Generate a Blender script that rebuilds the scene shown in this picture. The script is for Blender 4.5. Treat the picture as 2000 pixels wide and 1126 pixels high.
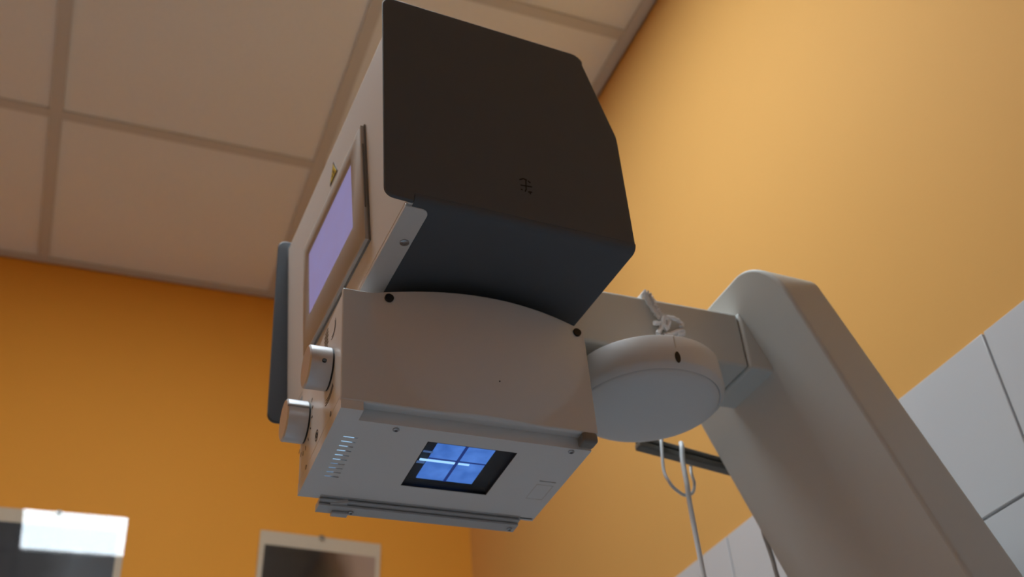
import bpy, bmesh, math, random
from mathutils import Vector, Matrix
random.seed(7)
for o in list(bpy.data.objects): bpy.data.objects.remove(o)
scene = bpy.context.scene
C = scene.collection
PI = math.pi
ZC = 1.15                      # camera height above the floor

# ------------------------------------------------------------------ camera
cam_d = bpy.data.cameras.new('camera'); cam = bpy.data.objects.new('camera', cam_d); C.objects.link(cam)
cam_d.sensor_width = 36.0; cam_d.sensor_fit = 'HORIZONTAL'; cam_d.lens = 2149.0 / 2000.0 * 36.0
cam_d.clip_start = 0.02; cam_d.clip_end = 60
rt = Vector((0.92752518, -0.36613075, -0.07513529))
dn = Vector((0.15988019, 0.57036456, -0.80568145))
fw = Vector((0.33783926, 0.73527718, 0.58756455))
m = Matrix.Identity(4)
for i in range(3):
    m[i][0] = rt[i]; m[i][1] = -dn[i]; m[i][2] = -fw[i]
m[2][3] = ZC
cam.matrix_world = m
cam_d.dof.use_dof = True; cam_d.dof.focus_distance = 0.94; cam_d.dof.aperture_fstop = 6.3
scene.camera = cam
# ------------------------------------------------------------------ world, exposure
w = bpy.data.worlds.new('world'); scene.world = w; w.use_nodes = True
w.node_tree.nodes['Background'].inputs[0].default_value = (0.6, 0.75, 1.0, 1)
w.node_tree.nodes['Background'].inputs[1].default_value = 0.3
vs = scene.view_settings
vs.view_transform = 'Standard'; vs.look = 'None'; vs.gamma = 1.0; vs.use_curve_mapping = False
vs.exposure = 0.0
LAMP = 23.5                    # radiance of the lit ceiling panels
LAMP_COL = (0.80, 0.92, 1.0)

# ------------------------------------------------------------------ materials
def mat(name, col, rough=0.5, spec=0.5, metal=0.0, noise=0.0, nscale=20.0, bump=0.0, bscale=400.0, emit=None, estr=0.0):
    mm = bpy.data.materials.new(name); mm.use_nodes = True
    nt = mm.node_tree; b = nt.nodes['Principled BSDF']
    b.inputs['Base Color'].default_value = (*col, 1); b.inputs['Roughness'].default_value = rough
    b.inputs['Specular IOR Level'].default_value = spec; b.inputs['Metallic'].default_value = metal
    tc = nt.nodes.new('ShaderNodeTexCoord')
    if noise > 0:
        n = nt.nodes.new('ShaderNodeTexNoise'); n.inputs['Scale'].default_value = nscale; n.inputs['Detail'].default_value = 5
        nt.links.new(tc.outputs['Object'], n.inputs['Vector'])
        mx = nt.nodes.new('ShaderNodeMix'); mx.data_type = 'RGBA'
        mx.inputs[6].default_value = tuple(c * (1 - noise) for c in col) + (1,)
        mx.inputs[7].default_value = tuple(min(1, c * (1 + noise)) for c in col) + (1,)
        nt.links.new(n.outputs['Fac'], mx.inputs[0]); nt.links.new(mx.outputs[2], b.inputs['Base Color'])
    if bump > 0:
        n2 = nt.nodes.new('ShaderNodeTexNoise'); n2.inputs['Scale'].default_value = bscale
        nt.links.new(tc.outputs['Object'], n2.inputs['Vector'])
        bp = nt.nodes.new('ShaderNodeBump'); bp.inputs['Strength'].default_value = bump; bp.inputs['Distance'].default_value = 0.001
        nt.links.new(n2.outputs['Fac'], bp.inputs['Height']); nt.links.new(bp.outputs['Normal'], b.inputs['Normal'])
    if emit:
        b.inputs['Emission Color'].default_value = (*emit, 1); b.inputs['Emission Strength'].default_value = estr
    return mm

M = {
 'paint': mat('deep_orange_paint', (0.82, 0.355, 0.046), 0.6, 0.12, noise=0.03, nscale=3, bump=0.08, bscale=180),
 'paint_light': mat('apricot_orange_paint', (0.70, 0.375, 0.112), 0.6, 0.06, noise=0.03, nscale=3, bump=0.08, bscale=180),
 'tile': mat('glazed_white_tile', (0.58, 0.59, 0.61), 0.18, 0.5, noise=0.02, nscale=6),
 'grout': mat('grey_grout', (0.52, 0.51, 0.50), 0.9, 0.2, noise=0.1, nscale=90),
 'floor': mat('blue_grey_linoleum', (0.60, 0.77, 0.95), 0.4, 0.4, noise=0.05, nscale=60),
 'ctile': mat('ceiling_board', (0.86, 0.84, 0.79), 0.9, 0.1, noise=0.03, nscale=120, bump=0.2, bscale=500),
 'tee': mat('painted_tee_metal', (0.62, 0.58, 0.52), 0.5, 0.3, noise=0.02),
 'white': mat('white_lacquered_metal', (0.73, 0.73, 0.73), 0.42, 0.4, noise=0.01, nscale=8, bump=0.04, bscale=900),
 'shell': mat('grey_white_plastic', (0.66, 0.66, 0.66), 0.48, 0.4, noise=0.01, nscale=8, bump=0.03, bscale=900),
 'column': mat('stand_lacquer', (0.60, 0.60, 0.57), 0.42, 0.35, noise=0.015, nscale=6, bump=0.03, bscale=700),
 'dark': mat('charcoal_lacquer', (0.090, 0.104, 0.122), 0.55, 0.3, noise=0.03, nscale=40, bump=0.06, bscale=1200),
 'black': mat('black_plastic', (0.012, 0.012, 0.014), 0.45, 0.4),
 'print': mat('dark_grey_print', (0.06, 0.055, 0.05), 0.6, 0.3),
 'emblem': mat('emblem_ink', (0.012, 0.010, 0.009), 0.6, 0.2),
 'knob': mat('brushed_aluminium', (0.62, 0.62, 0.63), 0.38, 0.5, metal=0.55, noise=0.03, nscale=200),
 'steel': mat('screw_steel', (0.45, 0.46, 0.48), 0.25, 0.5, metal=1.0),
 'rail': mat('anodised_rail', (0.50, 0.51, 0.52), 0.4, 0.4, metal=0.3),
 'bar': mat('dark_bar_metal', (0.13, 0.125, 0.11), 0.4, 0.4, noise=0.1, nscale=30),
 'cable': mat('white_cable_pvc', (0.72, 0.74, 0.76), 0.35, 0.5),
 'cableg': mat('grey_cable_pvc', (0.30, 0.29, 0.28), 0.4, 0.4),
 'string': mat('cotton_string', (0.80, 0.79, 0.80), 0.95, 0.1, noise=0.1, nscale=300),
 'bezel': mat('bezel_warm_grey_plastic', (0.50, 0.47, 0.44), 0.4, 0.4),
 'bezelside': mat('bezel_edge_dark_plastic', (0.16, 0.155, 0.15), 0.3, 0.5),
 'screen': mat('lit_display', (0.03, 0.03, 0.04), 0.3, 0.4),
 'yellow': mat('warning_yellow', (0.72, 0.52, 0.03), 0.5, 0.3),
 'mat': mat('beige_mount_card', (0.62, 0.54, 0.42), 0.7, 0.2, noise=0.03, nscale=40),
 'clip': mat('clip_metal', (0.25, 0.24, 0.22), 0.4, 0.5, metal=0.8),
 'pane_edge': mat('frame_and_shade_black', (0.006, 0.006, 0.009), 0.5, 0.3),
 'blue': mat('blue_light_field', (0.02, 0.03, 0.06), 0.5, 0.2),
 'blueline': mat('crosshair_navy', (0.01, 0.015, 0.06), 0.5, 0.2, emit=(0.02, 0.05, 0.26), estr=0.6),
 'streak_glow': mat('lamp_streak', (0.3, 0.4, 0.5), 0.4, 0.2, emit=(0.45, 0.75, 1.0), estr=1.1),
 'dim_streak_glow': mat('dim_lamp_streak', (0.1, 0.15, 0.2), 0.4, 0.2, emit=(0.12, 0.22, 0.5), estr=0.45),
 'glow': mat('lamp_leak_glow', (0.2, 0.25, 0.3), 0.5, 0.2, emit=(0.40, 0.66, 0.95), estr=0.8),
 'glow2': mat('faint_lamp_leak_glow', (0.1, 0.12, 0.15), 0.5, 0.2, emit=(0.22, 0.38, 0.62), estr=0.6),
 'diffuser': mat('lit_diffuser', (0.8, 0.8, 0.8), 0.5, 0.3, emit=LAMP_COL, estr=LAMP),
 'lampframe': mat('white_lamp_frame', (0.8, 0.8, 0.8), 0.4, 0.4),
}
def tune_screen():
    nt = M['screen'].node_tree; b = nt.nodes['Principled BSDF']
    tc = nt.nodes.new('ShaderNodeTexCoord'); n = nt.nodes.new('ShaderNodeTexNoise'); n.inputs['Scale'].default_value = 45; n.inputs['Detail'].default_value = 3
    nt.links.new(tc.outputs['Object'], n.inputs['Vector'])
    r = nt.nodes.new('ShaderNodeValToRGB'); r.color_ramp.elements[0].position = 0.3; r.color_ramp.elements[1].position = 0.75
    r.color_ramp.elements[0].color = (0.205, 0.175, 0.34, 1); r.color_ramp.elements[1].color = (0.20, 0.185, 0.38, 1)
    nt.links.new(n.outputs['Fac'], r.inputs[0]); nt.links.new(r.outputs[0], b.inputs['Emission Color'])
    b.inputs['Emission Strength'].default_value = 0.95
def tune_blue():
    nt = M['blue'].node_tree; b = nt.nodes['Principled BSDF']
    tc = nt.nodes.new('ShaderNodeTexCoord'); n = nt.nodes.new('ShaderNodeTexNoise'); n.inputs['Scale'].default_value = 60; n.inputs['Detail'].default_value = 6
    nt.links.new(tc.outputs['Object'], n.inputs['Vector'])
    r = nt.nodes.new('ShaderNodeValToRGB'); r.color_ramp.elements[0].position = 0.3; r.color_ramp.elements[1].position = 0.8
    r.color_ramp.elements[0].color = (0.045, 0.15, 0.52, 1); r.color_ramp.elements[1].color = (0.13, 0.31, 0.84, 1)
    nt.links.new(n.outputs['Fac'], r.inputs[0]); nt.links.new(r.outputs[0], b.inputs['Emission Color'])
    b.inputs['Emission Strength'].default_value = 0.9
tune_screen(); tune_blue()
def glass_mat(name, tint=(1, 1, 1), rough=0.02, f0=0.03):
    mm = bpy.data.materials.new(name); mm.use_nodes = True; nt = mm.node_tree
    nt.nodes.remove(nt.nodes['Principled BSDF']); out = nt.nodes['Material Output']
    t = nt.nodes.new('ShaderNodeBsdfTransparent'); t.inputs[0].default_value = (*tint, 1)
    g = nt.nodes.new('ShaderNodeBsdfGlossy'); g.inputs['Roughness'].default_value = rough
    lwt = nt.nodes.new('ShaderNodeLayerWeight'); pw = nt.nodes.new('ShaderNodeMath'); pw.operation = 'POWER'; pw.inputs[1].default_value = 5.0
    lwt.inputs[0].default_value = 0.5
    fr = nt.nodes.new('ShaderNodeMath'); fr.operation = 'MULTIPLY_ADD'; fr.inputs[1].default_value = 1 - f0; fr.inputs[2].default_value = f0
    nt.links.new(lwt.outputs['Facing'], pw.inputs[0]); nt.links.new(pw.outputs[0], fr.inputs[0])
    mx = nt.nodes.new('ShaderNodeMixShader')
    nt.links.new(fr.outputs[0], mx.inputs[0]); nt.links.new(t.outputs[0], mx.inputs[1]); nt.links.new(g.outputs[0], mx.inputs[2])
    nt.links.new(mx.outputs[0], out.inputs[0]); return mm
M['glass'] = glass_mat('picture_glass'); M['acrylic'] = glass_mat('window_acrylic', (0.9, 0.95, 1.0), 0.02, 0.008)
def print_mat(name, stops, rot, scale=1.0, off=0.0, dist=0.6):
    mm = mat(name, (0.1, 0.1, 0.1), 0.5, 0.2); nt = mm.node_tree; b = nt.nodes['Principled BSDF']
    tc = nt.nodes.new('ShaderNodeTexCoord'); mp = nt.nodes.new('ShaderNodeMapping')
    mp.inputs['Rotation'].default_value = rot; mp.inputs['Location'].default_value = (off, 0, 0); mp.inputs['Scale'].default_value = (scale,) * 3
    n = nt.nodes.new('ShaderNodeTexNoise'); n.inputs['Scale'].default_value = 9; n.inputs['Detail'].default_value = 2
    ad = nt.nodes.new('ShaderNodeMath'); ad.operation = 'MULTIPLY_ADD'; ad.inputs[1].default_value = dist; ad.inputs[2].default_value = -dist / 2
    sp = nt.nodes.new('ShaderNodeSeparateXYZ'); sm = nt.nodes.new('ShaderNodeMath'); sm.operation = 'ADD'
    r = nt.nodes.new('ShaderNodeValToRGB')
    while len(r.color_ramp.elements) < len(stops): r.color_ramp.elements.new(0.5)
    for e, (p, c) in zip(r.color_ramp.elements, stops): e.position = p; e.color = (*c, 1)
    L = nt.links.new
    L(tc.outputs['Object'], mp.inputs['Vector']); L(tc.outputs['Object'], n.inputs['Vector']); L(mp.outputs[0], sp.inputs[0])
    L(n.outputs['Fac'], ad.inputs[0]); L(sp.outputs[0], sm.inputs[0]); L(ad.outputs[0], sm.inputs[1]); L(sm.outputs[0], r.inputs[0]); L(r.outputs[0], b.inputs['Base Color'])
    return mm
M['film'] = print_mat('hazed_radiograph_film', [(0.0, (0.012, 0.014, 0.017)), (0.45, (0.03, 0.036, 0.045)), (0.62, (0.10, 0.12, 0.14)), (1.0, (0.05, 0.058, 0.07))], (0, 0, 0), 3.0, 0.5, 0.3)  # dark film; its paler bluish part is reflected haze put into the colour
M['photo'] = print_mat('brown_photo_print', [(0.0, (0.018, 0.016, 0.014)), (0.42, (0.02, 0.014, 0.009)), (0.56, (0.10, 0.055, 0.035)), (0.72, (0.36, 0.25, 0.20)), (1.0, (0.42, 0.31, 0.26))], (0, 0.35, 0), 3.4, 0.50, 0.10)

# ------------------------------------------------------------------ mesh helpers
def box(bm, x0, x1, y0, y1, z0, z1):
    v = [bm.verts.new(p) for p in ((x0,y0,z0),(x1,y0,z0),(x1,y1,z0),(x0,y1,z0),(x0,y0,z1),(x1,y0,z1),(x1,y1,z1),(x0,y1,z1))]
    for f in ((3,2,1,0),(4,5,6,7),(0,1,5,4),(1,2,6,5),(2,3,7,6),(3,0,4,7)): bm.faces.new([v[i] for i in f])
    return bm
def prism(bm, pts, d):
    """pts: closed ring of 3D points, extruded by vector d"""
    d = Vector(d); a = [bm.verts.new(p) for p in pts]; b = [bm.verts.new(Vector(p) + d) for p in pts]
    n = len(a)
    bm.faces.new(a[::-1]); bm.faces.new(b)
    for i in range(n): bm.faces.new((a[i], a[(i+1) % n], b[(i+1) % n], b[i]))
    return bm
def lathe(bm, prof, ax='z', o=(0,0,0), n=48):
    """prof: list of (r, h) from one end to the other; capped"""
    rings = []
    def P(r, h, a):
        c, s = r*math.cos(a), r*math.sin(a)
        q = {'z': (c, s, h), 'x': (h, c, s), 'y': (s, h, c)}[ax]
        return (q[0]+o[0], q[1]+o[1], q[2]+o[2])
    for r, h in prof:
        if r < 1e-6: rings.append([bm.verts.new(P(0, h, 0))])
        else: rings.append([bm.verts.new(P(r, h, 2*PI*i/n)) for i in range(n)])
    for A, B in zip(rings, rings[1:]):
        for i in range(n):
            j = (i+1) % n
            if len(A) == 1 and len(B) == 1: continue
            if len(A) == 1: bm.faces.new((A[0], B[i], B[j]))
            elif len(B) == 1: bm.faces.new((A[i], A[j], B[0]))
            else: bm.faces.new((A[i], A[j], B[j], B[i]))
    for R_ in (rings[0], rings[-1]):
        if len(R_) > 1: bm.faces.new(R_)
    bmesh.ops.recalc_face_normals(bm, faces=bm.faces)
    return bm
def smooth_path(pts, k=6):
    out = []; P = [Vector(p) for p in pts]
    for i in range(len(P)-1):
        p0 = P[max(i-1,0)]; p1 = P[i]; p2 = P[i+1]; p3 = P[min(i+2,len(P)-1)]
        for j in range(k):
            t = j/k
            out.append(0.5*((2*p1)+(p2-p0)*t+(2*p0-5*p1+4*p2-p3)*t*t+(3*p1-p0-3*p2+p3)*t**3))
    out.append(P[-1]); return out
def tube(bm, pts, r, n=10, jitter=0.0):
    rings = []; prev = None
    for i, p in enumerate(pts):
        t = (pts[min(i+1, len(pts)-1)] - pts[max(i-1, 0)]).normalized()
        if prev is None:
            a = Vector((0,0,1)) if abs(t.z) < .9 else Vector((1,0,0)); nn = t.cross(a).normalized()
        else: nn = (prev - t*prev.dot(t)).normalized()
        prev = nn; b = t.cross(nn)
        rr = r*(1+random.uniform(-jitter, jitter))
        rings.append([bm.verts.new(p + (nn*math.cos(2*PI*k/n)+b*math.sin(2*PI*k/n))*rr) for k in range(n)])
    for A, B in zip(rings, rings[1:]):
        for k in range(n): bm.faces.new((A[k], A[(k+1)%n], B[(k+1)%n], B[k]))
    bm.faces.new(rings[0]); bm.faces.new(rings[-1]); bmesh.ops.recalc_face_normals(bm, faces=bm.faces)
    return bm
def arc2(cx, cy, r, a0, a1, n=8):
    return [(cx+r*math.cos(math.radians(a0+(a1-a0)*i/n)), cy+r*math.sin(math.radians(a0+(a1-a0)*i/n))) for i in range(n+1)]
def obj(name, bm, material, parent=None, bevel=0.0, seg=3, smooth=True, fix=True):
    if fix: bmesh.ops.recalc_face_normals(bm, faces=bm.faces)
    me = bpy.data.meshes.new(name); bm.to_mesh(me); bm.free()
    me.materials.append(M[material])
    o = bpy.data.objects.new(name, me); C.objects.link(o)
    if parent: o.parent = parent
    if bevel > 0:
        md = o.modifiers.new('bevel', 'BEVEL'); md.width = bevel; md.segments = seg; md.limit_method = 'ANGLE'; md.angle_limit = math.radians(40)
    if smooth:
        for p in me.polygons: p.use_smooth = True
        sharp(me, 38 if bevel == 0 else 60)
        if bevel > 0: 
            wn = o.modifiers.new('wn', 'WEIGHTED_NORMAL'); wn.keep_sharp = True
    return o
def sharp(me, deg):
    b = bmesh.new(); b.from_mesh(me)
    for e in b.edges:
        if len(e.link_faces) == 2 and e.calc_face_angle(0) > math.radians(deg): e.smooth = False
    b.to_mesh(me); b.free()
def tag(o, label=None, cat=None, group=None, kind=None):
    if label: o['label'] = label
    if cat: o['category'] = cat
    if group: o['group'] = group
    if kind: o['kind'] = kind
    return o
def empty(name, loc, label, cat, rot=(0,0,0), group=None):
    o = bpy.data.objects.new(name, None); C.objects.link(o); o.location = loc; o.rotation_euler = rot
    o.empty_display_size = 0.05
    return tag(o, label, cat, group)
def struct(name, bm, material, label):
    o = obj(name, bm, material, smooth=False); tag(o, label, kind='structure'); return o
N = bmesh.new
def copy_piece(src, parent, loc, name=None):
    c = src.copy(); C.objects.link(c); c.parent = parent; c.location = loc
    return c

# ------------------------------------------------------------------ the room
XR, XL, YB, YF, ZCEIL = 0.983, -1.38, 2.549, -1.1, ZC + 1.855
TILE_TOP = ZC + 0.688
floor = struct('floor', box(N(), XL-.1, XR+.1, YF-.1, YB+.1, -0.1, 0), 'floor', 'blue grey linoleum floor of the treatment room'); tag(floor, cat=None)
wall_back = struct('wall_back', box(N(), XL-.1, XR+.1, YB, YB+.1, 0, ZCEIL+.12), 'paint', 'orange painted back wall behind the x-ray head')
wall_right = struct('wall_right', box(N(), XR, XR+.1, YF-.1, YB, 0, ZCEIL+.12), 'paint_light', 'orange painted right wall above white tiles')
wall_left = struct('wall_left', box(N(), XL-.1, XL, YF-.1, YB, 0, ZCEIL+.12), 'paint', 'orange painted left wall')
wall_front = struct('wall_front', box(N(), XL, XR, YF-.1, YF, 0, ZCEIL+.12), 'paint', 'orange painted wall behind the viewer')
# white glazed tiles on the lower walls: right wall laid out from the joint seen beside the column
TS, GAP, ROWS = 0.2, 0.003, 9
tile_src = None
def tile_wall(parent, place, lo, hi, start):
    """place(u, z) -> (location, rotation about z) of a tile whose lower edge runs from u to u + TS"""
    global tile_src
    k0 = int(math.ceil((lo-start)/TS))
    for r in range(ROWS):
        for k in range(k0, 40):
            u0 = start + k*TS
            if u0 + TS > hi: break
            loc, rz = place(u0, TILE_TOP - r*TS)
            if tile_src is None:
                tile_src = o = obj('wall_tile', box(N(), -.009, 0, GAP/2, TS-GAP/2, -TS+GAP, 0), 'tile', parent, bevel=.0012, seg=2); o.location = loc
            else: o = copy_piece(tile_src, parent, loc)
            o.rotation_euler = (0, 0, rz)
obj('grout_bed', box(N(), XR-.004, XR, YF, YB, 0, TILE_TOP-.001), 'grout', wall_right, smooth=False)
obj('grout_bed', box(N(), XL+.004, XR-.004, YB-.004, YB, 0, TILE_TOP-.001), 'grout', wall_back, smooth=False)
obj('grout_bed', box(N(), XL+.004, XR-.004, YF, YF+.004, 0, TILE_TOP-.001), 'grout', wall_front, smooth=False)
tile_wall(wall_right, lambda u, z: ((XR, u, z), 0), YF+.01, YB-.01, 0.7915)
tile_wall(wall_back, lambda u, z: ((u+TS, YB, z), PI/2), XL+.01, XR-.01, XR-.212)
tile_wall(wall_front, lambda u, z: ((u, YF, z), -PI/2), XL+.01, XR-.01, XR-.212)
# suspended ceiling: slab, boards, tees
ceiling = struct('ceiling', box(N(), XL-.1, XR+.1, YF-.1, YB+.1, ZCEIL+.03, ZCEIL+.12), 'ctile', 'suspended ceiling of pale boards in a metal grid')
xs = [-0.179 + 0.6*k for k in range(-2, 2)] + [XR]; xs[0] = XL
ys = [1.377 + 0.604*k for k in range(-4, 2)] + [YB]; ys[0] = YF
src = {}
lamp_cells = []
for i in range(len(xs)-1):
    for j in range(len(ys)-1):
        x0, x1, y0, y1 = xs[i], xs[i+1], ys[j], ys[j+1]
        if i == 2 and abs(y1-1.377) < .01: lamp_cells.append((x0, x1, y0, y1)); continue
        key = (round(x1-x0, 3), round(y1-y0, 3))
        if key not in src:
            src[key] = obj('ceiling_tile', box(N(), .004, x1-x0-.004, .004, y1-y0-.004, 0, .012), 'ctile', ceiling, bevel=.001, seg=1)
            src[key].location = (x0, y0, ZCEIL+.005)
        else: copy_piece(src[key], ceiling, (x0, y0, ZCEIL+.005))
TW = 0.014
for x in xs[1:-1]:
    b = N(); box(b, x-TW, x+TW, YF, YB, ZCEIL, ZCEIL+.004); box(b, x-.002, x+.002, YF, YB, ZCEIL+.004, ZCEIL+.03)
    obj('ceiling_runner', b, 'tee', ceiling, smooth=False)
for y in ys[1:-1]:
    for i in range(len(xs)-1):
        b = N(); box(b, xs[i]+TW*(i > 0), xs[i+1]-TW*(i < len(xs)-2), y-TW, y+TW, ZCEIL+.0005, ZCEIL+.0042)
        obj('cross_tee', b, 'tee', ceiling, smooth=False)
def trim(name, b, label): return struct(name, b, 'tee', label)
b = N(); box(b, XR-.028, XR, YF, YB, ZCEIL-.001, ZCEIL+.003); box(b, XR-.003, XR, YF, YB, ZCEIL-.001, ZCEIL+.025)
trim('trim_1', b, 'metal edge trim between ceiling and right wall')
b = N(); box(b, XL, XR-.028, YB-.024, YB, ZCEIL-.001, ZCEIL+.003); box(b, XL, XR-.028, YB-.003, YB, ZCEIL-.001, ZCEIL+.025)
trim('trim_2', b, 'metal edge trim between ceiling and back wall')

# lit ceiling panel over the x-ray head, just outside the picture
for n_, (x0, x1, y0, y1) in enumerate(lamp_cells):
    cx, cy = (x0+x1)/2, (y0+y1)/2; hx, hy = (x1-x0)/2-.004, (y1-y0)/2-.004
    e = empty('ceiling_light', (cx, cy, ZCEIL), 'square lit ceiling light panel above the x-ray head', 'ceiling light')
    b = N(); fw_ = .012
    box(b, -hx, hx, -hy, -hy+fw_, .001, .02); box(b, -hx, hx, hy-fw_, hy, .001, .02)
    box(b, -hx, -hx+fw_, -hy+fw_, hy-fw_, .001, .02); box(b, hx-fw_, hx, -hy+fw_, hy-fw_, .001, .02)
    obj('frame', b, 'lampframe', e)
    obj('diffuser', box(N(), -hx+fw_, hx-fw_, -hy+fw_, hy-fw_, .008, .014), 'diffuser', e, smooth=False)

# ------------------------------------------------------------------ stand: leaning column, arm, pivot cover
SY = 0.914
st = empty('x_ray_stand', (0.92, SY, 0), 'pale grey leaning x-ray stand column with horizontal arm and round pivot cover', 'x-ray stand')
def S(x, y, z): return (x-0.92, y-SY, z+ZC)         # place coordinates -> stand coordinates
def front_x(z): return 0.702 + 0.40*(0.70-z)
def back_x(z): return 0.758 + 0.46*(0.70-z)
# leaning beam: outline in (y, z) with rounded top, swept from its front to its back surface
ZB = 0.26
def outline(top, rf, rn):
    ol = [(1.034, ZB)] + arc2(1.034-rf, top-rf, rf, 0, 90, 14) + arc2(.795+rn, top-rn, rn, 90, 180, 14) + [(.795, ZB)]
    out = []
    for a, b_ in zip(ol, ol[1:]):
        k = 12 if abs(a[1]-b_[1]) > .2 else 1
        for j in range(k): out.append((a[0]+(b_[0]-a[0])*j/k, a[1]+(b_[1]-a[1])*j/k))
    return out + [ol[-1]]
ol2, ol3 = outline(.755, .075, .058), outline(.726, .03, .012)
b = N()
A = [b.verts.new(S(front_x(z), y, z)) for y, z in ol2]; B = [b.verts.new(S(back_x(z), y, z)) for y, z in ol3]
n = len(ol2); b.faces.new(A); b.faces.new(B[::-1])
for i in range(n): b.faces.new((A[i], A[(i+1) % n], B[(i+1) % n], B[i]))
obj('column', b, 'column', st, bevel=.004, seg=3)
b = N(); prism(b, [S(x, .80, z) for x, z in ((.872, .30), (.978, .30), (.978, -ZC+.03), (.872, -ZC+.03))], (0, .228, 0))
obj('post', b, 'column', st, bevel=.01)
b = N(); box(b, *[v for v in (.70-.92, .978-.92, .70-SY, 1.13-SY)], 0, .03)
obj('base_plate', b, 'column', st, bevel=.008)
# collar that leaves the sloping face of the column
b = N(); prism(b, [S(x, .8755, z) for x, z in ((.692, .7235), (.76, .7235), (.80, .6455), (.692, .6455))], (0, .091, 0))
obj('collar', b, 'column', st, bevel=.004)
b = N(); prism(b, [S(x, .8775, z) for x, z in ((.447, .7215), (.6912, .7215), (.6912, .6475), (.447, .6475))], (0, .087, 0))
obj('arm', b, 'column', st, bevel=.004)
b = N(); prism(b, [S(x, .882, z) for x, z in ((.685, .716), (.70, .716), (.70, .653), (.685, .653))], (0, .078, 0))
obj('joint_gap', b, 'black', st)
# round pivot cover under the arm
b = N(); PX, PY = .566, .905
prof = [(0, .6475), (.055, .6475), (.055, .631), (.0835, .631), (.0845, .6295), (.0855, .600), (.0845, .5965), (.0795, .592), (.0785, .5935)]
dome = [(.0785*math.cos(a), .5925-.012*math.sin(a)) for a in [PI/2*i/8 for i in range(9)]]
lathe(b, [(r, h+ZC) for r, h in prof+dome[:-1]+[(0, dome[-1][1])]], 'z', (PX-.92, PY-SY, 0), 72)
pc = obj('pivot_cover', b, 'shell', st)
ang = math.radians(-95)
b = N(); lathe(b, [(0, 0), (.0030, 0), (.0030, .0012), (0, .0012)], 'x', n=20)
h_ = obj('cable_hole', b, 'black', pc); h_.location = S(PX+.0853*math.cos(ang), PY+.0853*math.sin(ang), .6025); h_.rotation_euler = (0, 0, ang); h_.scale = (.6, 1, 2.3)
b = N(); box(b, -.0003, .0003, -.0006, .0006, -.009, .009)
h_ = obj('seam', b, 'tee', pc); h_.location = S(PX+.0847*math.cos(ang), PY+.0847*math.sin(ang), .620); h_.rotation_euler = (0, 0, ang)
# dark hanger bar behind the pivot cover
def bar_piece(y0, y1, zt, zb, name):
    b = N(); xa, xb = .630, .785
    za = lambda x, z: z + (.785-x)*.15
    b_pts = [S(xa, y0, za(xa, zt)), S(xb, y0, zt), S(xb, y0, zb), S(xa, y0, za(xa, zb))]
    prism(b, b_pts, (0, y1-y0, 0)); return obj(name, b, 'bar', st, bevel=.0015, seg=2)
bar_piece(1.040, 1.052, .6160, .6100, 'hanger_bar')
bar_piece(1.044, 1.052, .6100, .6075, 'hanger_bar_web')
bar_piece(1.040, 1.054, .6075, .6000, 'hanger_bar_flange')

# ------------------------------------------------------------------ tube head
HO = (0.335, 0.915, 0.64 + ZC); HYAW = math.radians(2.5)
hd = empty('x_ray_tube_head', HO, 'boxy x-ray tube head with charcoal side panels and a lit touch screen', 'x-ray head', (0, 0, HYAW))
XLf = lambda z: -.1135 - .010*(z/.26)        # left face of the housing
T = .004
near, far = -.209, .212
def panel_outline(wing_notch):
    o = [(-.1105, .0), (-.1105, .008), (.112, .008)] if wing_notch else [(.112, .0)]
    pts = []
    # lower-left rounded corner of the wing
    pts += arc2(-.136+.010, .000+.010, .010, 180, 270, 6)
    if wing_notch: pts += [(-.1085, -.001), (-.1075, .008), (.1175, .008)]
    else: pts += [(.1175, .002)]
    pts += [(.1180, .140)] + arc2(.1165-.004, .150, .005, 5, 24, 3) + [(.0905, .249)]
    pts += arc2(.0775, .2485, .0145, 22, 88, 7)
    pts += arc2(-.136+.011, .266-.011, .011, 92, 180, 6)
    return pts
def plate(y0, y1, notch, name):
    b = N(); prism(b, [(x, y0, z) for x, z in panel_outline(notch)], (0, y1-y0, 0))
    return obj(name, b, 'dark', hd, bevel=.0012, seg=2)
pn = plate(near, near+T, True, 'side_panel'); tag(pn, 'near charcoal side panel with a dark emblem')
pf = plate(far-T, far, False, 'side_panel')
# sheet that wraps from the near panel under the head
prof = [(near+.008-.008*math.cos(math.radians(a)), .008-.008*math.sin(math.radians(a))) for a in range(0, 91, 9)] + [(far-T, 0.0)]
inner = [(y+.0015 if i == 0 else y, z+.0015) for i, (y, z) in enumerate(prof)]
b = N(); x0, x1 = -.1075, .1175
ring = [(x0, y, z) for y, z in prof] + [(x0, far-T, .004), (x0, near+.004, .008)]
prism(b, ring, (x1-x0, 0, 0))
bc = obj('bottom_cover', b, 'dark', hd)
# housing between the panels
b = N()
o = [(XLf(.002), .0012), (.1115, .0012), (.1115, .140), (.085, .252), (.070, .258), (XLf(.258), .254)]
prism(b, [(x, near+T, z) for x, z in o], (0, far-near-2*T, 0))
hs = obj('housing', b, 'white', hd, bevel=.003)
# bright strip with a screw along the lower edge
b = N(); r_ = .008
pts = [(XLf(0), near+.0085)] + arc2(-.0905-r_, near+.0085+r_, r_, 270, 360, 6)[0:] + [(-.0905, far-T-.01), (XLf(0), far-T-.01)]
prism(b, [(x, y, -.0012) for x, y in pts], (0, 0, .004))
es = obj('edge_strip', b, 'shell', hd, bevel=.0004, seg=1)
def screw(parent, loc, r, axis='z', sign=-1, name='screw', material='steel'):
    b = N()
    lathe(b, [(0, 0), (r, 0), (r, .0012), (r*.75, .0018), (r*.45, .0018), (r*.4, .0006), (0, .0006)], 'z', n=20)
    o = obj(name, b, material, parent)
    o.location = loc
    o.rotation_euler = {'z': (PI, 0, 0), 'y': (PI/2, 0, 0), 'x': (0, -PI/2, 0)}[axis]
    return o
screw(es, (-.0975, -.152, -.0012), .0044)
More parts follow.
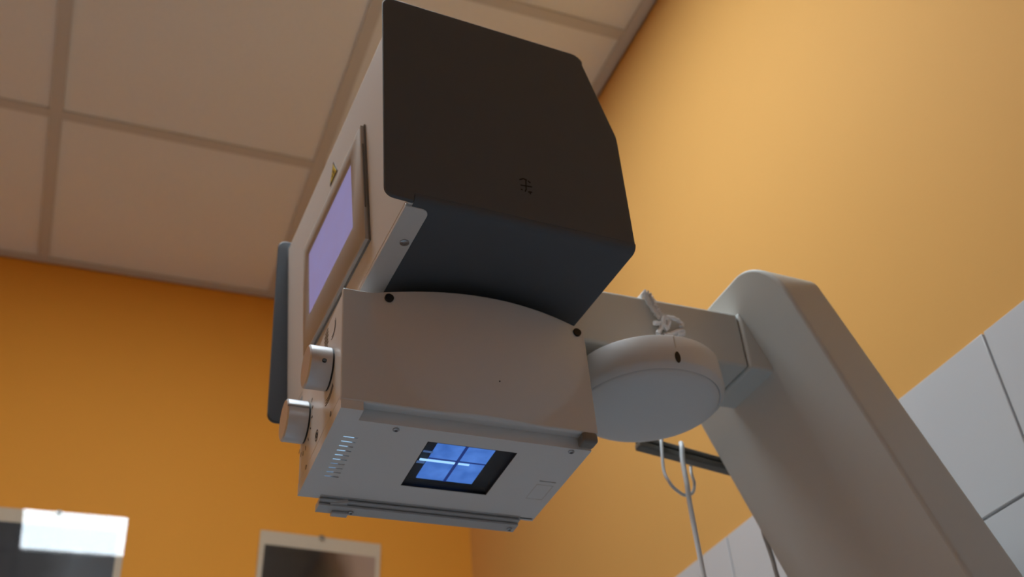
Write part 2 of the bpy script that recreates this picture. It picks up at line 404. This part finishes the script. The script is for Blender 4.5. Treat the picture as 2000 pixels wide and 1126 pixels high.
# emblem: short dark strokes on the near panel
def stroke(b, a, c, wdt):
    a = Vector((a[0], 0, a[1])); c = Vector((c[0], 0, c[1])); d = (c-a); L_ = d.length; d.normalize(); nrm = Vector((-d.z, 0, d.x))*wdt/2
    y = near-.0001
    prism(b, [(p.x, y-.0002, p.z) for p in (a-nrm, c-nrm, c+nrm, a+nrm)], (0, .0004, 0))
b = N(); z_ = .64
for a, c in (((-.0013,.6959),(.0030,.6985)), ((.0030,.6985),(.0065,.6975)), ((.0055,.6985),(.0046,.6865)), ((-.0008,.6893),(.0112,.6903)),
             ((.0075,.6970),(.0100,.6950)), ((-.0010,.6837),(.0008,.6837)), ((.0049,.6862),(.0033,.6822)), ((.0065,.6827),(.0106,.6835)), ((.0086,.6840),(.0086,.6805))):
    stroke(b, (a[0], a[1]-z_), (c[0], c[1]-z_), .0012)
obj('emblem', b, 'emblem', pn)
# touch screen console on the left face
def LF(y, z, d): return (XLf(z)-d, y, z)       # point standing d proud of the left face
by0, by1, bz0, bz1 = -.105, .115, .033, .183
def ring_faces(b, R):
    V = [[b.verts.new(p) for p in r] for r in R]
    for A_, B_ in zip(V, V[1:]):
        for i in range(4): b.faces.new((A_[i], A_[(i+1) % 4], B_[(i+1) % 4], B_[i]))
    return V
def rect(y0, y1, z0, z1, d): return [LF(y0, z0, d), LF(y1, z0, d), LF(y1, z1, d), LF(y0, z1, d)]
sy0, sy1, sz0, sz1 = -.067, .099, .077, .165
b = N(); V = ring_faces(b, [rect(by0, by1, bz0, bz1, -.001), rect(by0, by1, bz0, bz1, .0052), rect(by0+.002, by1-.002, bz0+.002, bz1-.002, .0064),
    rect(sy0-.003, sy1+.003, sz0-.003, sz1+.003, .0056), rect(sy0, sy1, sz0, sz1, .0030)])
b.faces.new(V[-1]); b.faces.new(V[0])
bz = obj('console', b, 'bezel', hd)
b = N(); prism(b, rect(by0-.0015, by1+.0015, bz0-.0015, bz1+.0015, -.0005), (-.0024, 0, 0))
obj('console_shadow_rim', b, 'bezelside', bz)  # dark rim paints in the shadow line around the console
b = N(); prism(b, rect(sy0+.001, sy1-.001, sz0+.001, sz1-.001, .0029), (-.0006, 0, 0))
sc = obj('display', b, 'screen', bz); tag(sc, 'lit lavender display')
b = N(); prism(b, [LF(by0+.0035, bz0+.04, .0026), LF(by0+.0035, bz0+.125, .0026), LF(by0+.0035, bz0+.125, .0046), LF(by0+.0035, bz0+.04, .0046)], (0, -.0042, 0))
obj('side_button', b, 'bezelside', bz, bevel=.0008, seg=2)
# warning triangle
b = N(); ty, tz, tr = .006, .213, .0165
prism(b, [LF(ty+tr*math.cos(a), tz+tr*math.sin(a), .0002) for a in (PI/2, PI/2+2*PI/3, PI/2+4*PI/3)], (-.0005, 0, 0))
wt = obj('warning_sticker', b, 'black', hs)
b = N(); tr2 = .0128
prism(b, [LF(ty+tr2*math.cos(a), tz+tr2*math.sin(a), .0006) for a in (PI/2, PI/2+2*PI/3, PI/2+4*PI/3)], (-.0004, 0, 0))
wy = obj('warning_sticker_yellow', b, 'yellow', hs)
b = N()
for k in range(3):
    a0 = PI/2 + k*2*PI/3; 
    prism(b, [LF(ty+r*math.cos(a0+q), tz-.001+r*math.sin(a0+q), .0009) for r, q in ((.0014, -.4), (.0052, -.45), (.0052, .45), (.0014, .4))], (-.0003, 0, 0))
obj('warning_symbol', b, 'black', hs)
# round neck between head and collimator
b = N(); lathe(b, [(.075, -.0195), (.075, .001)], 'z', (.0, 0, 0), 48)
obj('neck', b, 'black', hd)

# ------------------------------------------------------------------ collimator
co = empty('collimator', (0.3273, 0.9036, 0.4880 + ZC), 'white collimator box with two dial knobs, vent slots and blue lit light window', 'collimator')
co.rotation_euler = (Matrix.Rotation(math.radians(.11), 3, 'Z') @ Matrix.Rotation(math.radians(-1.88), 3, 'X') @ Matrix.Rotation(math.radians(.6), 3, 'Y')).to_euler()
X0, X1, Y0, Y1, H, PT = -.125, .125, -.084, .084, .131, .0130
b = N(); box(b, X0, X1, Y0+.004, Y1, PT, H)
cb = obj('case', b, 'white', co, bevel=.002)
# front cover with a shallow round bulge
b = N(); nx, nz, CZ = 64, 40, .0090
def front_y(x, z):
    q = ((x-.012)**2 + (z-.112)**2) / .1105**2
    return Y0 - (.024*(1-q)**1.06 if q < 1 else 0)
G = []
for j in range(nz+1):
    z = CZ + (H+.002-CZ)*j/nz
    G.append([b.verts.new((X0-.0005+(X1-X0+.001)*i/nx, front_y(X0+(X1-X0)*i/nx, z), z)) for i in range(nx+1)])
for j in range(nz):
    for i in range(nx): b.faces.new((G[j][i], G[j][i+1], G[j+1][i+1], G[j+1][i]))
BK = [[b.verts.new((X0-.0005 if s == 0 else X1+.0005, Y0+.005, z)) for s in (0, 1)] for z in (CZ, H+.002)]
b.faces.new([v for v in G[0]] + [BK[0][1], BK[0][0]]); b.faces.new([v for v in G[-1]][::-1] + [BK[1][0], BK[1][1]])
b.faces.new([G[j][0] for j in range(nz+1)] + [BK[1][0], BK[0][0]]); b.faces.new([G[j][-1] for j in range(nz+1)][::-1] + [BK[0][1], BK[1][1]])
b.faces.new((BK[0][0], BK[0][1], BK[1][1], BK[1][0]))
fc = obj('front_cover', b, 'shell', co, bevel=.0012, seg=2)
for x, z in ((-.0825, .1235), (.1152, .1235)):
    b = N(); lathe(b, [(0, .0012), (.003, .0012), (.0036, 0), (.0044, .0004), (.0044, -.002), (0, -.002)], 'y', n=20)
    o = obj('screw_hole', b, 'black', fc); o.location = (x, front_y(x, z)-.0012, z)
    b = N(); lathe(b, [(.0026, .0), (.0026, .001), (.0012, .001), (0, .0)], 'y', n=16)
    o = obj('screw', b, 'steel', fc); o.location = (x-.001, front_y(x, z)-.0022, z-.001)
b = N(); lathe(b, [(0, 0), (.0007, 0), (.0007, .0008), (0, .0008)], 'y', n=10)
o = obj('pin_hole', b, 'black', fc); o.location = (.0216, front_y(.0216, .0425)-.0005, .0425)
# bottom plate with real openings: light window, vent slots, notch along the front
win = (-.0331, .0565, -.0463, .0405)
slots = []
for k in range(10):
    y = -.0362 + k*.0083; xa = -.1105 + k*.00015
    slots.append((xa, xa+.0135, y-.0010, y+.0010))
label_slot = (.0985, .1165, -.0009, .0009)
NOTX, NOTY = -.1045, -.0665
holes = [win, label_slot] + slots + [(NOTX, .9, -.9, NOTY)]
bx_ = sorted(set([X0, X1, NOTX] + [v for h in holes for v in h[:2] if X0 < v < X1]))
YP = Y0 + .0006
by_ = sorted(set([YP, Y1, NOTY] + [v for h in holes for v in h[2:] if YP < v < Y1]))
def solid(i, j):
    if not (0 <= i < len(bx_)-1 and 0 <= j < len(by_)-1): return False
    x, y = (bx_[i]+bx_[i+1])/2, (by_[j]+by_[j+1])/2
    return not any(h[0] < x < h[1] and h[2] < y < h[3] for h in holes)
b = N(); vd = {}
def V_(i, j, k):
    if (i, j, k) not in vd: vd[(i, j, k)] = b.verts.new((bx_[i], by_[j], PT if k else 0))
    return vd[(i, j, k)]
for i in range(len(bx_)-1):
    for j in range(len(by_)-1):
        if not solid(i, j): continue
        b.faces.new((V_(i,j,0), V_(i,j+1,0), V_(i+1,j+1,0), V_(i+1,j,0))); b.faces.new((V_(i,j,1), V_(i+1,j,1), V_(i+1,j+1,1), V_(i,j+1,1)))
        if not solid(i-1, j): b.faces.new((V_(i,j,0), V_(i,j,1), V_(i,j+1,1), V_(i,j+1,0)))
        if not solid(i+1, j): b.faces.new((V_(i+1,j,0), V_(i+1,j+1,0), V_(i+1,j+1,1), V_(i+1,j,1)))
        if not solid(i, j-1): b.faces.new((V_(i,j,0), V_(i+1,j,0), V_(i+1,j,1), V_(i,j,1)))
        if not solid(i, j+1): b.faces.new((V_(i,j+1,0), V_(i,j+1,1), V_(i+1,j+1,1), V_(i+1,j+1,0)))
bp_ = obj('bottom_plate', b, 'white', co, smooth=False)
# dark sheet above the openings stands in for the shaded interior
b = N(); box(b, -.122, .120, -.064, .080, PT-.0025, PT-.0005)
obj('interior_shade', b, 'pane_edge', co, smooth=False)
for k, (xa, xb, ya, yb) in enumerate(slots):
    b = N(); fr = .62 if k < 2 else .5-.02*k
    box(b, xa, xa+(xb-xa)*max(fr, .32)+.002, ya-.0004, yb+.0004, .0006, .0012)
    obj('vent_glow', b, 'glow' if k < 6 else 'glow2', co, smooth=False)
# light window
wx0, wx1, wy0, wy1 = win; WW, WH = wx1-wx0, wy1-wy0
def uv(u, v): return (wx0+u*WW, wy0+v*WH)
b = N(); box(b, wx0, wx1, wy0, wy1, .0070, .0080)
lw = obj('light_window', b, 'pane_edge', co, smooth=False)
for u0, u1 in ((.15, .458), (.490, .795)):
    for v0, v1 in ((.005, .425), (.448, .90)):
        (a0, c0), (a1, c1) = uv(u0, v0), uv(u1, v1)
        obj('light_pane', box(N(), a0, a1, c0, c1, .0055, .0066), 'blue', lw, smooth=False)
(a0, c0), (a1, c1) = uv(.458, .005), uv(.490, .90); obj('crosshair', box(N(), a0, a1, c0, c1, .0050, .0066), 'blueline', lw, smooth=False)
(a0, c0), (a1, c1) = uv(.15, .425), uv(.795, .448); obj('crosshair', box(N(), a0, a1, c0, c1, .0052, .0066), 'blueline', lw, smooth=False)
for u0, u1, v_, hh, mt_ in ((.06, .454, .477, .017, 'streak_glow'), (.496, .62, .477, .013, 'streak_glow'), (.0, .15, .30, .014, 'dim_streak_glow'), (-.0, .13, .535, .02, 'dim_streak_glow')):
    (a0, c0), (a1, c1) = uv(u0, v_-hh), uv(u1, v_+hh); obj('light_streak', box(N(), a0, a1, c0, c1, .0046, .0054), mt_, lw, smooth=False)  # thin glowing strips stand in for streaks of lamp light in the window
b = N()
for q in ((wx0, wx0+.0012, wy0, wy1), (wx1-.0012, wx1, wy0, wy1), (wx0+.0012, wx1-.0012, wy0, wy0+.0012), (wx0+.0012, wx1-.0012, wy1-.0012, wy1)): box(b, *q, .0003, .0072)
obj('window_frame', b, 'pane_edge', lw, smooth=False)
obj('window_pane', box(N(), wx0+.0013, wx1-.0013, wy0+.0013, wy1-.0013, .0015, .0025), 'acrylic', lw, smooth=False)
# screws, end block, label frame
for x, y in ((-.0678, -.0599), (.1057, -.0616)): screw(bp_, (x, y, 0), .0031)
b = N(); box(b, .1085, .1245, -.0850, -.0700, -.0012, .0100); obj('end_block', b, 'bezelside', co, bevel=.003)
b = N()
lx0, lx1, ly0, ly1 = .0985, .1165, .0070, .0372
for q in ((lx0, lx1, ly0, ly0+.0005), (lx0, lx0+.0005, ly0, ly1), (lx1-.0005, lx1, ly0, ly1), (lx0, lx1, ly1-.0005, ly1)): box(b, *q, -.0002, .0001)
obj('label_outline', b, 'tee', co, smooth=False)
obj('rear_slit', box(N(), .1075, .1230, .0782, .0802, -.0004, .0005), 'print', co, smooth=False)
# accessory rail hanging below the rear edge
b = N(); rx0, rx1 = -.1035, .1085
box(b, rx0, rx1, .0760, .1000, -.0010, .0); box(b, rx0, rx1, .0815, .1000, -.0022, -.0010)
box(b, rx0, rx1, .0785, .1000, -.0038, -.0022); box(b, rx0, rx1, .0860, .1000, -.0048, -.0038); box(b, rx0, rx1, .0840, .1000, -.0068, -.0048)
rl = obj('accessory_rail', b, 'rail', co, smooth=False)
b = N(); prism(b, [(-.0925, .0835, -.0008), (-.0755, .0770, -.0008), (-.0755, .0770, -.0050), (-.0925, .0835, -.0050)], (0, .01, 0)); obj('rail_stop', b, 'rail', rl, bevel=.0006, seg=2)
b = N(); box(b, -.0885, -.0715, .0930, .1005, -.0100, -.0068); obj('rail_tab', b, 'rail', rl, bevel=.0008, seg=2)
for x in (-.0690, .1020): screw(rl, (x, .0930, -.0068), .0030)
# control knobs on the left side
def knob(y, z, r, d, hole):
    b = N(); lathe(b, [(0, 0), (r*.93, 0), (r*.93, -.0018), (r, -.0018), (r, -d+.0015), (r-.0015, -d), (0, -d)], 'x', n=64)
    o = obj('control_knob', b, 'knob', co); o.location = (X0, y, z)
    b = N(); lathe(b, [(0, .0), (r*.97, 0), (r*.97, -.0017), (0, -.0017)], 'x', n=48); obj('knob_base', b, 'black', o)
    if hole:
        a = math.radians(167); b = N(); lathe(b, [(0, -.001), (.0022, -.001), (.0022, .0006), (0, .0006)], 'y', n=16)
        h = obj('set_screw', b, 'black', o); h.location = (-d*.42, (r)*math.cos(a), -(r)*math.sin(a)*1.0); h.rotation_euler = (-(PI-a), 0, 0)
    else:
        b = N(); box(b, -d, -.002, -r-.0007, -r+.002, .0045, .0060); obj('grip_groove', b, 'rail', o, smooth=False)
    return o
knob(-.0360, .0705, .0208, .0230, True)
knob(.0590, .0685, .0215, .0230, False)
# printed scales and symbols beside the knobs
def arc_print(y, z, r, a0, a1, wd, name='dial_scale'):
    b = N(); n_ = 24
    pi_ = [(y+(r+s)*math.cos(math.radians(a)), z+(r+s)*math.sin(math.radians(a))) for s, rng in ((-wd/2, range(n_+1)), (wd/2, range(n_, -1, -1))) for a in [a0+(a1-a0)*k/n_ for k in rng]]
    prism(b, [(X0-.0003, p[0], p[1]) for p in pi_], (.0002, 0, 0)); return obj(name, b, 'print', co, smooth=False)
for rr in (.0275, .0300, .0325): arc_print(-.0355, .068, rr, 235, 290, .0007)
for k in range(9):
    a = math.radians(150+k*22); b = N(); c_, s_ = math.cos(a), math.sin(a)
    q = [(.060+c_*(r)+(-s_)*t, .066+s_*r+c_*t) for r, t in ((.0268, -.0008), (.0315, -.0008), (.0315, .0008), (.0268, .0008))]
    prism(b, [(X0-.0003, *p) for p in q], (.0002, 0, 0)); obj('scale_mark', b, 'print', co, smooth=False)
for y, z, r in ((-.0457, .0160, .0026), (.0503, .0136, .0024)):
    b = N(); lathe(b, [(0, -.0004), (r, -.0004), (r, .0004), (0, .0004)], 'x', n=18); o = obj('side_screw', b, 'bezelside', co); o.location = (X0, y, z)
arc_print(.0081, .0246, .0052, 0, 359.9, .0011, 'button_ring'); arc_print(.0081, .0246, .0022, 0, 359.9, .0016, 'button_ring')
for k in range(7):
    b = N(); zz = .1000+k*.0042; w_ = .006+.003*random.random()
    prism(b, [(X0-.0003, -.020-w_, zz), (X0-.0003, -.020+w_, zz), (X0-.0003, -.020+w_, zz+.0014), (X0-.0003, -.020-w_, zz+.0014)], (.0002, 0, 0)); obj('scale_mark', b, 'print', co, smooth=False)
arc_print(-.046, .112, .0085, 150, 300, .0007)
arc_print(-.046, .112, .0110, 150, 300, .0007)

# ------------------------------------------------------------------ string, cables
def curve_thing(name, paths, r, material, label, cat, n=10, k=8, jitter=0.0, extra=None):
    b = N()
    for p in paths: tube(b, smooth_path([(x, y, z+ZC) for x, y, z in p], k), r, n, jitter)
    if extra: extra(b)
    return tag(obj(name, b, material), label, cat)
AY, AT, AB, ABK = .8745, .7240, .6475, .9675
def fuzz(b):
    line = smooth_path([(.570, AY, AT+ZC), (.577, AY-.001, .704+ZC), (.584, AY-.002, .688+ZC)], 20)
    for p in line:
        for _ in range(9):
            d = Vector((random.uniform(-1, 1), random.uniform(-.6, .1), random.uniform(-1, 1))).normalized()*random.uniform(.003, .0070)
            tube(b, [p, p+d*.5, p+d+Vector((random.uniform(-.001, .001),)*3)], .0006, 5)
curve_thing('string', [
    [(.580, AY-.003, .690), (.572, AY-.001, .708), (.568, AY+.000, .7215), (.567, AY+.006, AT+.001), (.567, ABK-.01, AT+.001), (.567, ABK+.002, AT-.004), (.572, ABK+.002, .68), (.576, ABK+.0015, .655)],
    [(.573, AY-.003, .668), (.580, AY-.003, .678), (.585, AY-.004, .690), (.592, AY-.004, .693), (.602, AY-.003, .692), (.608, AY-.003, .687), (.606, AY-.003, .683)],
    [(.581, AY-.003, .667), (.590, AY-.004, .670), (.600, AY-.004, .676), (.608, AY-.003, .678), (.606, AY-.002, .674), (.598, AY-.003, .672)],
    [(.586, AY-.003, .686), (.578, AY-.003, .683), (.571, AY-.003, .682)],
    [(.588, AY-.003, .676), (.582, AY-.005, .682), (.584, AY-.005, .690), (.590, AY-.004, .686), (.586, AY-.003, .678)]],
    .0026, 'string', 'frayed white string knotted around the grey stand arm', 'string', 8, 8, .18, fuzz)
curve_thing('hanging_cable', [[(.706, 1.0580, .621), (.704, 1.0580, .628), (.698, 1.0520, .6340), (.690, 1.0420, .6350), (.686, 1.0355, .626), (.683, 1.0350, .604), (.6825, 1.034, .575), (.684, 1.038, .545), (.686, 1.040, .46), (.690, 1.045, .30), (.70, 1.06, 0), (.71, 1.08, -.6), (.72, 1.12, -1.10), (.76, 1.22, -1.146), (.90, 1.40, -1.146)]],
    .0031, 'cable', 'thick white cable hanging straight down over the dark hanger bar', 'cable', 12, 8)
curve_thing('looped_cable', [[(.668, 1.050, .6385), (.662, 1.041, .6400), (.658, 1.0365, .626), (.6545, 1.036, .592), (.6575, 1.034, .576), (.667, 1.037, .5675), (.681, 1.040, .5625), (.694, 1.043, .569), (.7025, 1.048, .584), (.7050, 1.054, .600), (.7085, 1.0580, .612), (.712, 1.0575, .628)]],
    .0020, 'cable', 'thin white cable in a small loop under the hanger bar', 'cable', 10, 8)
curve_thing('grey_cable', [[(.785, 1.0385, .56), (.7825, 1.040, .527), (.7855, 1.041, .5075), (.788, 1.041, .488), (.789, 1.041, .468), (.797, 1.041, .41), (.84, 1.042, .20), (.86, 1.05, -.5), (.86, 1.06, -1.10), (.88, 1.12, -1.146), (.93, 1.3, -1.146)]],
    .0028, 'cableg', 'dark grey cable running down beside the leaning stand column', 'cable', 10, 8)

# ------------------------------------------------------------------ glass clip frames on the back wall
def clip_frame(x0, x1, zt, h, tilt, lean, pic, bt, bl, br, label):
    cx = (x0+x1)/2; w_ = (x1-x0)/2
    e = empty('picture_frame', (cx, YB-.001, zt+ZC), label, 'picture frame', (lean, tilt, 0), 'clip frames on the back wall')
    obj('mount', box(N(), -w_, w_, -.006, 0, -h, 0), 'mat', e, smooth=False)
    obj('picture', box(N(), -w_+bl, w_-br, -.0068, -.0060, -h+bt, -bt), pic, e, smooth=False)
    obj('glass_pane', box(N(), -w_, w_, -.0095, -.0075, -h, 0), 'glass', e, smooth=False)
    b = N(); box(b, -.006, .006, -.0112, 0, 0, .0025); box(b, -.006, .006, -.0112, -.0098, -.008, .0025); obj('clip', b, 'clip', e, smooth=False)
clip_frame(-.180, .1235, 1.154, .40, 0, math.radians(-1.0), 'film', .034, .0165, .0165, 'glass clip frame with a dark film and a bright lamp reflection')
clip_frame(.434, .737, 1.1475, .40, math.radians(2.2), 0, 'photo', .036, .013, .012, 'glass clip frame with a brown picture on a beige mount')
